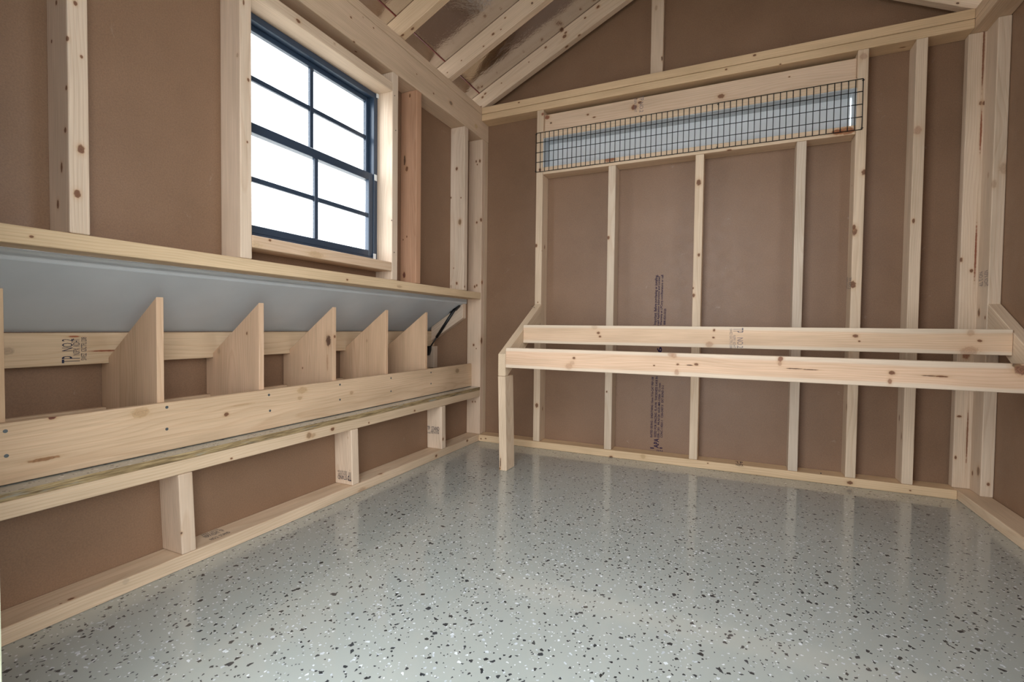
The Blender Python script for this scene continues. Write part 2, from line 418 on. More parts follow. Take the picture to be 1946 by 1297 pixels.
board('ledge_rail', (-D, YF, ZL), (0, 0.0125, ZL + T), wall_left, (1.03, 0.97, 0.80))
board('corner_stud', (-D, 0.013, T + G), (0, 0.0505, HB - G), wall_left, PINK)
board('corner_stud', (-D, 0.0512, T + G), (-0.001, 0.0885, HB - G), wall_left, (0.90, 0.86, 0.78))
ZU = ZL + T + G
board('stud', (-D, -0.1855, ZU), (0, -0.1855 + T, HB - G), wall_left, PALE)
board('stud', (-D, -0.6203, ZU), (0, -0.6203 + T, HB - G), wall_left, RED)['label'] = 'reddish-brown stud beside the window'
board('window_stud', (-D, WY1, ZU), (0, WY1 + T, HB - G), wall_left, PALE)
board('window_stud', (-D, -1.4935, ZU), (0, -1.4555, HB - G), wall_left, (1.05, 1.04, 1.03))
board('stud', (-D, -1.9029, ZU), (0, -1.9029 + T, HB - G), wall_left, PALE)
board('window_header', (-D, WY0 + G, WZ1), (0, WY1 - G, WZ1 + T), wall_left, WARM)
board('window_sill', (-D, WY0 + G, WZ0 - T), (0, WY1 - G, WZ0), wall_left, (1.02, 0.93, 0.84))
board('beam', (-D, YF, HB), (0, 0.0885, H - T - .0018), wall_left, (0.98, 0.93, 0.86))
board('top_plate', (-D, YF, H - T), (0, 0.0885, H), wall_left, (0.98, 0.93, 0.86))

# back wall with vent opening
S1, S2, S3, S4, S5, S6, ZV = 0.3413, 0.7388, 1.1557, 1.5728, 1.7874, 1.9819, 1.4962
VZ0, VZ1 = ZV + T, 1.6905
vx0, vx1 = S1 + T, S5
wall_back = panel('wall_back', 'y', YS, 0.011, [(-0.10, 2.262, 0.0, VZ0), (-0.10, vx0, VZ0, VZ1), (vx1, 2.262, VZ0, VZ1), (-0.10, 2.262, VZ1, H)], SIDING)
tag(wall_back, kind='structure')
bm = bmesh.new()                               # gable sheet above the top plate
A = [bm.verts.new((x, YS, z)) for x, z in ((-0.10, H + .0005), (2.262, H + .0005), (2.262, roofz(W) + .05), (RIDGE, roofz(RIDGE) + .10), (-0.10, roofz(0) + .05))]
r_ = bmesh.ops.extrude_face_region(bm, geom=[bm.faces.new(A)])
bmesh.ops.translate(bm, verts=[v for v in r_['geom'] if isinstance(v, bmesh.types.BMVert)], vec=(0, 0.011, 0))
bmesh.ops.recalc_face_normals(bm, faces=bm.faces[:])
bm_obj('gable_panel', bm, SIDING, wall_back)
board('bottom_plate', (G, 0, 0), (W - G, 0.0885, T), wall_back, YEL)
board('top_plate', (G, 0, H - T), (W - G, 0.0885, H), wall_back, YEL)
board('top_plate', (G, 0.0005, H - 2*T), (W - G, 0.0885, H - T - .0018), wall_back, YEL)
board('vent_stud', (S1, 0, T + G), (S1 + T, 0.0885, H - 2*T - G), wall_back, (1.0, .97, .90))
board('vent_stud', (S5, 0, T + G), (S5 + T, 0.0885, H - 2*T - G), wall_back, (1.0, .97, .90))
for x, tn in ((S2, (.94, .95, .93)), (S3, (1.03, 1.0, .93)), (S4, (.90, .92, .93))):
    board('cripple_stud', (x, 0, T + G), (x + T, 0.0885, ZV - G), wall_back, tn)
board('stud', (S6, 0, T + G), (S6 + T, 0.0885, H - 2*T - G), wall_back, (1.02, 1.0, .95))
board('vent_sill', (vx0 + G, 0, ZV), (vx1 - G, 0.0885, ZV + T), wall_back, (1.02, .97, .88))
board('vent_head', (vx0 + G, 0, VZ1), (vx1 - G, 0.0885, VZ1 + T), wall_back, (1.02, .97, .88))
board('vent_header', (vx0 + G, 0.018, VZ1 + T + G), (vx1 - G, 0.056, VZ1 + T + 0.092), wall_back, (1.0, .93, .86))
board('corner_post', (2.1569, 0.041, T + G), (2.2460, 0.0795, 1.8435), wall_back, (1.02, 1.0, .96))
board('gable_stud', (0.930, 0.050, H + G), (0.990, 0.0885, roofz(0.99) + 0.03), wall_back, (.93, .90, .86))

# right wall
wall_right = panel('wall_right', 'x', XR, 0.011, [(-2.30, 0.10, 0.0, WZ0), (-2.30, -1.459, WZ0, WZ1), (-0.792, 0.10, WZ0, WZ1), (-2.30, 0.10, WZ1, H)], SIDING)
tag(wall_right, kind='structure')
board('bottom_plate', (W, YF, 0), (XR - G, 0.0885, T), wall_right, (1.0, .95, .85))
board('top_plate', (W, YF, H - T), (XR - G, 0.0885, H), wall_right, (1.0, .93, .83))
board('top_plate', (W, YF, H - 2*T), (XR - G, 0.0885, H - T - .0018), wall_right, (1.0, .93, .83))
board('corner_post', (2.2110, -0.0525, T + G), (XR - G, 0.0405, H - 2*T - G), wall_right, (.96, .94, .90))

for y in (-1.4975, -0.7915): board('window_stud', (W, y, T + G), (XR - G, y + T, H - 2*T - G), wall_right, WARM)
board('window_header', (W, -1.459, WZ1), (XR - G, -0.792, WZ1 + T), wall_right, WARM)
board('window_sill', (W, -1.459, WZ0 - T), (XR - G, -0.792, WZ0), wall_right, WARM)

# front wall with the open doorway the picture is taken through
pj = on('y', YF, 4.0, 1245)
DX0, DX1, DH = pj.x - 0.02, 1.472, 1.86
wall_front = panel('wall_front', 'y', -2.300, 0.011, [(-0.10, DX0 - .0, 0, 2.0), (DX1 + .02, 2.262, 0, 2.0), (DX0, DX1 + .02, DH + .02, 2.0)], SIDING)
tag(wall_front, kind='structure')
board('bottom_plate', (G, -2.2885, 0), (DX0 - .04, YF, T), wall_front, YEL)
board('bottom_plate', (DX1 + .06, -2.2885, 0), (W - G, YF, T), wall_front, YEL)
board('door_header', (G, -2.2885, DH + .02), (W - G, YF, DH + .02 + T), wall_front, WARM)
for x in (DX0 - .0385, DX1 + .0205): board('door_stud', (x, -2.2885, 0), (x + T, YF, DH + .0195), wall_front, WARM)
bm = bmesh.new()
A = [bm.verts.new((x, -2.300, z)) for x, z in ((-0.10, 2.0005), (2.262, 2.0005), (RIDGE, roofz(RIDGE) + .10))]
r_ = bmesh.ops.extrude_face_region(bm, geom=[bm.faces.new(A)])
bmesh.ops.translate(bm, verts=[v for v in r_['geom'] if isinstance(v, bmesh.types.BMVert)], vec=(0, 0.011, 0))
bmesh.ops.recalc_face_normals(bm, faces=bm.faces[:])
bm_obj('gable_panel', bm, SIDING, wall_front)
trim_1 = tag(box('trim_1', (DX0 + .0004, -2.300, 0.0), (pj.x, YF, DH), JAMB, bv=0.002), kind='structure')
trim_2 = tag(box('trim_2', (DX1, -2.300, 0.0), (DX1 + .0196, YF, DH), JAMB, bv=0.002), kind='structure')

# roof: foil-faced sheets on pairs of rafters
ROOFT = D * math.sqrt(1 + SL*SL)              # vertical height of a rafter
ceiling = empty('ceiling', (RIDGE, -1.0, H)); tag(ceiling, kind='structure')
th = 0.012
for side in (0, 1):
    xs = (-0.25, RIDGE - 0.0005) if side == 0 else (RIDGE + 0.0005, W + 0.25)
    def zt(x): return (RZ0 + SL*(x if side == 0 else W - x)) + ROOFT + 0.001
    bm = bmesh.new(); cx = sum(xs)/2; cz = zt(cx)
    vs = [bm.verts.new((x - cx, y, zt(x) + t - cz)) for x in xs for y in (-1.33, 1.12) for t in (0, th)]
    for f in [(0, 1, 3, 2), (4, 6, 7, 5), (0, 4, 5, 1), (2, 3, 7, 6), (0, 2, 6, 4), (1, 5, 7, 3)]: bm.faces.new([vs[i] for i in f])
    bmesh.ops.recalc_face_normals(bm, faces=bm.faces[:])
    bm_obj('foil_panel', bm, FOIL, ceiling, Matrix.Translation((cx, -1.0, cz)))
raf_y = [0.012, -0.3515, -0.7437, -1.14, -1.54, -1.94]
for y in raf_y:
    for side in (0, 1):
        x0, x1 = -0.12, RIDGE - 0.0192
        pts = [(x0 + .12, RZ0 + .0005), (x1, RZ0 + SL*x1), (x1, RZ0 + SL*x1 + ROOFT), (x0, RZ0 + SL*x0 + ROOFT), (x0, RZ0 + SL*x0 + ROOFT*.62), (x0 + .12, RZ0 + .0005 )][:-1]
        pts = [(0.0, RZ0 + .0005), (x1, RZ0 + SL*x1), (x1, RZ0 + SL*x1 + ROOFT), (x0, RZ0 + SL*x0 + ROOFT), (x0, RZ0 + .0005)]
        if side: pts = [(W - p[0], p[1]) for p in pts]
        prism('rafter', pts, 'xz', y, y + T, ceiling, (1.0, 0.96, 0.90) if y > -.5 else (1.0, .93, .80), grain=(1, SL if side == 0 else -SL))
board('ridge_board', (RIDGE - 0.019, -2.288, roofz(RIDGE) - 0.03), (RIDGE + 0.019, 0.0885, roofz(RIDGE) + ROOFT - 0.012), ceiling, WARM)
# the thin red line along the foil joint, between the rafters
xl_ = -0.022
for ya, yb in ((-0.3130, 0.0115), (-0.7052, -0.352), (-1.1015, -0.7442)):
    z = RZ0 + SL*xl_ + ROOFT - 0.0012
    box('seam_line', (xl_ - .003, ya, z - 0.0012), (xl_ + .003, yb, z + 0.0008), REDL, ceiling, bv=0)

# ------------------------------------------------------------------ window in the left wall
win = empty('window_1', (-0.09, -1.1255, WZ0)); tag(win, kind='structure')
fx0, fx1 = -0.128, -0.078
y0, y1, z0, z1 = WY0 + .002, WY1 - .003, WZ0 + .001, WZ1 - .001
fw = 0.022
box('frame_jamb', (fx0, y0, z0), (fx1, y0 + fw, z1), WINBLK, win, .002)
box('frame_jamb', (fx0, y1 - fw, z0), (fx1, y1, z1), WINBLK, win, .002)
box('frame_head', (fx0, y0 + fw, z1 - fw), (fx1, y1 - fw, z1), WINBLK, win, .002)
box('frame_sill', (fx0, y0 + fw, z0), (fx1, y1 - fw, z0 + fw), WINBLK, win, .002)
def sash(x0, x1, za, zb, st, bot, top):
    o = empty('sash', ((x0 + x1)/2, -1.1255, za)); o.parent = win; bpy.context.view_layer.update(); o.matrix_parent_inverse = win.matrix_world.inverted()
    ya, yb = y0 + fw, y1 - fw
    box('stile', (x0, ya, za), (x1, ya + st, zb), WINBLK, o, .002)
    box('stile', (x0, yb - st, za), (x1, yb, zb), WINBLK, o, .002)
    box('rail', (x0, ya + st, za), (x1, yb - st, za + bot), WINBLK, o, .002)
    box('rail', (x0, ya + st, zb - top), (x1, yb - st, zb), WINBLK, o, .002)
    xm = (x0 + x1)/2; ym = (ya + yb)/2; zm = (za + bot + zb - top)/2
    box('muntin', (xm - .006, ym - .0085, za + bot), (xm + .006, ym + .0085, zb - top), WINBLK, o, .001)
    box('muntin', (xm - .0055, ya + st, zm - .0085), (xm + .0055, ym - .0085, zm + .0085), WINBLK, o, .001)
    box('muntin', (xm - .0055, ym + .0085, zm - .0085), (xm + .0055, yb - st, zm + .0085), WINBLK, o, .001)
    for (a, b_) in ((ya + st, ym - .0085), (ym + .0085, yb - st)):
        for (c, d_) in ((za + bot, zm - .0085), (zm + .0085, zb - top)):
            box('pane', (xm - .0015, a, c), (xm + .0015, b_, d_), GLASS, o, 0)
    return o
sash(-0.101, -0.082, z0 + fw, 1.317, 0.026, 0.026, 0.032)       # lower, inner
sash(-0.124, -0.105, 1.290, z1 - fw, 0.018, 0.032, 0.018)       # upper, outer
for u, v in ((718, 181), (714, 338), (712, 488)):               # white plastic corner clips
    p = on('x', -0.077, u, v)
    box('corner_clip', (-0.0778, p.y - .010, p.z - .014), (-0.074, p.y + .006, p.z + .012), WHITEP, win, .001)

# its twin across the room, beside the picture: the second source of daylight
def copy_tree(o, parent=None):
    c = o.copy(); COL.objects.link(c); c.parent = parent
    if parent: c.matrix_parent_inverse = o.matrix_parent_inverse.copy()
    for ch in list(o.children): copy_tree(ch, c)
    return c
w2 = copy_tree(win); w2.name = 'window_2'; w2.location = (W + 0.09, -1.1255, WZ0); w2.rotation_euler = (0, 0, math.pi)

# ------------------------------------------------------------------ vent flap and wire mesh
vf = empty('vent_flap', (1.083, 0.10, VZ0))
tag(vf, 'long pale grey ventilation flap closed behind the black wire mesh', 'vent flap')
box('flap_panel', (vx0 + .0032, 0.0925, VZ0 + .0005), (vx1 - .0065, 0.100, VZ1 - .0035), VENTP, vf, .001)
box('head_liner', (vx0 + .0005, 0.004, VZ1 - .003), (vx1 - .0005, 0.100, VZ1 - .0003), LID, vf, 0)
box('side_liner', (vx0 + .0003, 0.004, VZ0 + .0003), (vx0 + .003, 0.100, VZ1 - .0033), LID, vf, 0)
box('side_liner', (vx1 - .003, 0.004, VZ0 + .0003), (vx1 - .0003, 0.100, VZ1 - .0033), LID, vf, 0)
for k in range(5):
    tube('leak_glint', (vx0 + .1 + k*.3, 0.0912, VZ1 - .024), (vx0 + .1 + k*.3, 0.0923, VZ1 - .024), .004, WHITEP, vf, 8)  # white discs imitating glints of daylight leaking along the flap's top edge

wm = empty('wire_mesh', (1.073, -0.002, 1.512))
tag(wm, 'strip of black welded wire mesh stapled over the vent opening', 'wire mesh')
NV = 58; mx0, mx1 = 0.3400, 1.8075; mz0, mz1 = 1.5105, 1.7200
rnd = random.Random(4)
vw_me = None
for k in range(NV + 1):
    x = mx0 + (mx1 - mx0)*k/NV + rnd.uniform(-.0008, .0008)
    if vw_me is None:
        o = tube('wire', (x, -0.0022, mz0), (x, -0.0022, mz1), 0.0018, WIRE, wm, 6); vw_me = o.data
    else:
        o = bpy.data.objects.new('wire', vw_me); o.matrix_world = Matrix.Translation((x, -0.0022, (mz0 + mz1)/2)); link(o, wm)
for k in range(5):
    z = mz0 + (mz1 - mz0)*k/4
    tube('wire', (mx0, -0.0047, z), (mx1, -0.0047, z), 0.0017, WIRE, wm, 6)
for x in (mx0, 0.90, 1.25, mx1):
    for z in (mz0 + .006, mz1 - .006): box('staple', (x - .004, -0.0070, z - .001), (x + .004, 0.0, z + .001), BLACK, wm, 0)

# ------------------------------------------------------------------ nest box
nb = empty('nest_box', (-0.2, -1.02, 0.30))
tag(nb, 'row of open wooden nest boxes with slanted dividers under a grey lid', 'nest box')
NX0 = -0.348; NY0, NY1 = -2.044, 0.0125
# shelf: painted strand board, raw edge to the room
bm = bmesh.new(); fs = box_bm(bm, (-1.028, -0.18, -0.009), (1.028, 0.18, 0.0085))
for f in fs:
    f.normal_update(); f.material_index = 1 if f.normal.z > 0.9 else 0
mw = Matrix.Translation((-0.18, (NY0 + NY1)/2, ZR + T + 0.0096)) @ Matrix.Rotation(-math.pi/2, 4, 'Z')
bm_obj('shelf', bm, [OSB, FLOOR], nb, mw)
lip = board('lip_board', (-0.0755, NY0, ZO + .002), (-0.0565, 0.0120, 0.4499), nb, (1.0, .90, .77), bv=.002)
board('back_rail', (-0.347, NY0, 0.5475), (-0.310, 0.0015, 0.6365), nb, (.97, .90, .77))
board('back_cleat', (-0.347, NY0, ZO + .001), (-0.326, -0.0005, 0.418), nb, (.96, .86, .74))
panel('back_panel', 'x', NX0 - 0.011, 0.0105, [(NY0, NY1, ZR, 0.640)], SIDING, nb)
SLID = 0.637; zl0 = 0.6390
def lidz(x): return zl0 + SLID * (x + 0.348)
prism('lid', [(-0.40, lidz(-0.40)), (-0.0925, lidz(-0.0925)), (-0.0925, lidz(-0.0925) + .017), (-0.40, lidz(-0.40) + .017)], 'xz', NY0 - .02, NY1 - .001, nb, mat=LID, grain=(1, SLID))
box('leak_filler_strip', (-0.0985, NY0, ZL - .0175), (-0.0925, NY1 - .001, ZL - .0005), LID, nb, .001)  # filler added to stop daylight leaking in between lid and ledge
panel('end_panel', 'y', 0.0022, 0.010, [(NX0, -0.0895, ZR + T, 0.80)], SIDING, nb)
panel('end_panel', 'y', NY0 - 0.0115, 0.010, [(NX0, -0.0895, ZR + T, 0.80)], SIDING, nb)
board('end_upright', (-0.3465, -0.0362, 0.4185), (-0.288, 0.0017, 0.5470), nb, (.98, .95, .93), bv=.002, ax='z')
xa, xb = -0.3095, -0.092
dz = .086
prism('end_rafter', [(xa, lidz(xa) - .002), (xb, lidz(xb) - .002), (xb, lidz(xb) - dz), (xa, lidz(xa) - dz)], 'xz', -0.0362, 0.0015, nb, (1.0, .98, .97), grain=(1, SLID))
for k, yr in enumerate((-1.9865, -1.6665, -1.3555, -1.0345, -0.7205, -0.4126)):
    sl = (0.737 - 0.541)/0.265
    def tz(x): return 0.737 + sl*(x + 0.076)
    pts = [(-0.0762, ZO + .001), (-0.0762, 0.737), (-0.3093, tz(-0.3093)), (-0.3093, 0.5468), (-0.3455, 0.5468), (-0.3455, 0.4188), (-0.3255, 0.4188), (-0.3255, ZO + .001)]
    prism('divider', pts, 'xz', yr - .0185, yr, nb, [(.98, .86, .72), (.97, .84, .72), (1.0, .86, .75), (1.0, .86, .74), (1.02, .86, .72), (1.02, .87, .73)][k], grain=(0, 1), bv=.001)
# divider screws through the lip board
for (u, v) in ((10, 820), (12, 867), (317, 774.5), (317, 816), (511, 751), (513, 781), (646, 731.5), (646, 760), (743, 719), (743, 744), (819, 708.5), (819, 729.5)):
    p = on('x', -0.0565, u, v)
    tube('screw', (-0.0567, p.y, p.z), (-0.0556, p.y, p.z), 0.0040, STEEL, lip, 10)
# lid strut
pu, pl = Vector((-0.136, -0.046, 0.772)), Vector((-0.3185, -0.046, 0.528))
d_ = (pl - pu); m_ = pu + d_*0.70
st = tube('lid_strut', pu, m_, 0.0085, BLACK, nb, 14)
st['label'] = 'black gas strut holding the nest lid'
tube('rod', m_ - d_*0.01, pl, 0.0042, BLACK, st, 10)
prism('bracket', [(-0.175, lidz(-0.175) - .003), (-0.105, lidz(-0.105) - .003), (-0.108, lidz(-0.108) - .012), (-0.118, 0.772), (-0.133, 0.758), (-0.148, 0.764), (-0.152, 0.752)], 'xz', -0.0552, -0.0368, st, mat=BLACK, bv=.001)
prism('bracket', [(-0.336, 0.552), (-0.322, 0.546), (-0.304, 0.550), (-0.306, 0.520), (-0.316, 0.492), (-0.328, 0.490), (-0.337, 0.505)], 'xz', -0.0552, -0.0368, st, mat=BLACK, bv=.001)

# ------------------------------------------------------------------ roost
rs = empty('roost', (1.28, -0.25, 0.0))
tag(rs, 'two-rail pine roost on sloped arms standing before the back wall', 'roost')
SA = 0.564
def armp(yb, zb, yf): 
    vz = D*math.sqrt(1 + SA*SA)
    return [(yb, zb), (yf, zb + SA*(yf - yb)), (yf, zb + SA*(yf - yb) - vz), (yf + .03, zb + SA*(yf - yb) - vz + .0), (yb, zb - vz)]
prism('arm', armp(-0.0008, 0.795, -0.452), 'yz', 0.345, 0.3828, rs, (1.0, .97, .88), grain=(1, SA))
prism('arm', armp(-0.0530, 0.776, -0.470), 'yz', 2.2118, XR - .001, rs, (1.0, .97, .90), grain=(1, SA))
prism('leg', [(0.362, 0.0), (0.400, 0.0), (0.3826, 0.4375), (0.3446, 0.4375)], 'xz', -0.4620, -0.3730, rs, (1.04, 1.01, .94), grain=(0, 1))
lg = [c_ for c_ in rs.children if c_.name.startswith('leg')][0]
for v in lg.data.vertices: v.co.y += 0.0105 * (v.co.x + 0.21875) / 0.4375      # it leans a little
board('rail', (0.3834, -0.2500, 0.5885), (2.2112, -0.2120, 0.6785), rs, (1.04, .99, .91))
board('rail', (0.3834, -0.4520, 0.4785), (2.2112, -0.4140, 0.5705), rs, (1.05, .96, .89))
for (u, v) in ((1012, 583), (1016, 585)):
    p = on('x', 0.364, u, v); box('staple', (p.x - .004, p.y - .006, p.z + .0), (p.x - .002, p.y + .006, p.z + .002), NAIL, rs.children[0], 0)

# ------------------------------------------------------------------ lettering
def crop(ox, oy, s): return lambda u, v: (ox + u/s, oy + v/s)
def find(name, parent, k=0):
    return [c for c in parent.children if c.name.split('.')[0] == name][k]
br = find('back_rail', nb); c = crop(100, 600, 8.108); P_ = ('x', -0.310)
text_on('TP', P_, c(420, 725), c(420, 622), c(140, 725), INK, br, bold=0.0)
text_on('NO.2', P_, c(310, 548), c(310, 362), c(140, 548), INK, br)
text_on('NSPX  KDHT', P_, c(415, 610), c(415, 356), c(312, 610), INK, br)
text_on('SWEZ  GSCTFL1208', P_, c(520, 688), c(520, 336), c(436, 688), INK, br)
cr = [o for o in wall_left.children if o.name.startswith('cripple_stud')]
c = crop(600, 740, 6.487); P_ = ('y', -0.3921 - .0035)
text_on('TP', P_, c(1378, 502), c(1410, 505), c(1377, 455), INK, cr[0])
text_on('STAND', P_, c(1428, 508), c(1524, 514), c(1427, 460), INK, cr[0])
text_on('NSPX  KDHT', P_, c(1422, 528), c(1524, 534), c(1421, 511), INK, cr[0])
text_on('SWEZ GSCTFL1208', P_, c(1374, 544), c(1520, 553), c(1373, 527), INK, cr[0])
P_ = ('y', -1.0284 - .0035)
text_on('TP', P_, c(440, 1028), c(396, 1020), c(441, 1138), INK, cr[1])
text_on('STAND', P_, c(384, 1066), c(272, 1056), c(385, 1120), INK, cr[1])
text_on('NSPX  KDHT', P_, c(384, 1040), c(272, 1030), c(385, 1060), INK, cr[1])
text_on('SWEZ GSCTFL1208', P_, c(384, 1015), c(272, 1000), c(385, 1035), INK, cr[1])
c = crop(260, 880, 7.204); P_ = ('z', T); bp_ = find('bottom_plate', wall_left)
text_on('SWEZ GSCTFL', P_, c(895, 1003), c(1140, 915), c(885, 988), INK, bp_)
text_on('NSPX KDHT  TP', P_, c(950, 1032), c(1215, 935), c(925, 1000), INK, bp_)
text_on('NO.2  STAND', P_, c(1030, 1062), c(1290, 955), c(1012, 1038), INK, bp_)
c = crop(1370, 600, 16.21); P_ = ('y', -0.250); rl = find('rail', rs)
text_on('TP', P_, c(375, 385), c(375, 535), c(690, 385), INKF, rl)
text_on('NO.2', P_, c(500, 685), c(500, 1005), c(685, 685), INKF, rl)
text_on('NSPX  KDHT', P_, c(370, 610), c(370, 1005), c(455, 610), INKF, rl)
text_on('SWEZ GSCTFL1208', P_, c(272, 405), c(272, 1010), c(350, 405), INKF, rl)
c = crop(880, 100, 3.088); P_ = ('y', 0.018); hd = find('vent_header', wall_back)
text_on('TP', P_, c(1034, 258), c(1034, 284), c(1060, 254), INKF, hd)
text_on('NO.2', P_, c(1036, 294), c(1036, 352), c(1058, 290), INKF, hd)
text_on('NSPX KDHT', P_, c(1004, 270), c(1004, 352), c(1018, 268), INKF, hd)
P_ = ('x', 2.211); po = find('corner_post', wall_right)
text_on('NO.2 TP', P_, (1861, 519), (1861, 546), (1868, 518), INKF, po)
text_on('NSPX KDHT', P_, (1871, 516), (1871, 546), (1878, 515), INKF, po)
P_ = ('x', S5); po = [o for o in wall_back.children if o.name.startswith('vent_stud')][1]
text_on('NSPX KDHT', P_, (1609, 528), (1608, 550), (1612, 528), INKF, po)
text_on('TP NO.2', P_, (1613.5, 528), (1612.5, 550), (1618, 528), INKF, po)
P_ = ('z', T); po = find('bottom_plate', wall_back)
text_on('NSPX', P_, (1399, 886), (1413, 887.5), (1398.5, 881.5), INKP, po)
text_on('TP', P_, (1399, 880.8), (1413, 882), (1398.5, 877.5), INKP, po)
# maker's print on the back siding, read from the floor up
c = crop(1180, 500, 3.413); P_ = ('y', YS)
for txt, s_, e_, t_ in (('Important: Before purchasing or installing,', (229, 402), (238, 78), (212, 402)), ('read Application Instructions and Limited', (247, 405), (254, 88), (233, 405)),
        ('Warranty at LPCorp.com/literature or call', (266, 405), (275, 78), (252, 405)), ('888-820-0325', (289, 402), (293, 297), (275, 402)),
        ('7/16', (262, 690), (265, 545), (231, 690)),
        ('RATED SIDING - SHEATHING 15mm 7/16-CAT PRP-108', (204, 1132), (213, 740), (190, 1132)), ('SIZED FOR SPACING  FL-9190  THICKNESS 0.418 IN', (229, 1132), (239, 738), (214, 1132)),
        ('ESR-1301  PR-N124  HUD-MR-1326b  15.1mm', (249, 1134), (258, 780), (235, 1134)), ('CONC-118261-1   CSA-O437.0   EXT BOND O-2', (269, 1135), (278, 795), (255, 1135)),
        ('APA', (244, 1203), (246, 1140), (212, 1203)), (':', (246, 1224), (247, 1214), (232, 1224)), (':', (268, 1226), (269, 1216), (252, 1226)), ('I', (214, 1206), (214, 1199), (190, 1206)), ('I', (268, 1206), (268, 1199), (250, 1206))):
    text_on(txt, P_, c(*s_), c(*e_), c(*t_), INKP, wall_back, name='siding_print', bold=0.022)

# small nail heads in the studs
for ax, val, u, v in (('x', 0, 750, 182), ('x', 0, 752, 248), ('x', 0, 749, 480), ('x', 0, 744, 419), ('y', 0, 1560, 900), ):
    p = on(ax, val, u, v); q = p.copy(); i = 'xyz'.index(ax); q[i] += 0.0008 if ax == 'x' else -0.0008
    tube('nail_head', p, q, 0.0025, NAIL, wall_left if ax == 'x' else wall_back, 8)

# ------------------------------------------------------------------ knots: cast each one from its place in the photo onto the timber it sits in
KN = {}
CORE = (0.20, 0.075, 0.035); HALO = (0.50, 0.28, 0.14); DCORE = (0.10, 0.045, 0.03); PALEC = (0.42, 0.26, 0.16)
def knot(u, v, r, el=1.4, core=CORE, halo=HALO, st=0.9):
    d = ray(u, v); best = None
    for o, h, mw in BOARDS:
        inv = mw.inverted(); p = inv @ CAM; q = inv.to_3x3() @ d
        t0, t1 = -1e9, 1e9
        for i in range(3):
            if abs(q[i]) < 1e-9:
                if abs(p[i]) > h[i]: t0 = 1e9
                continue
            a, b = (-h[i] - p[i])/q[i], (h[i] - p[i])/q[i]
            t0, t1 = max(t0, min(a, b)), min(t1, max(a, b))
        if t0 < t1 and t0 > 0 and (best is None or t0 < best[0]): best = (t0, o, p + q*t0)
    if best: KN.setdefault(best[1].name, []).append((best[2], r, el, core, halo, st*(.5 if core[0] > .4 else 1)))
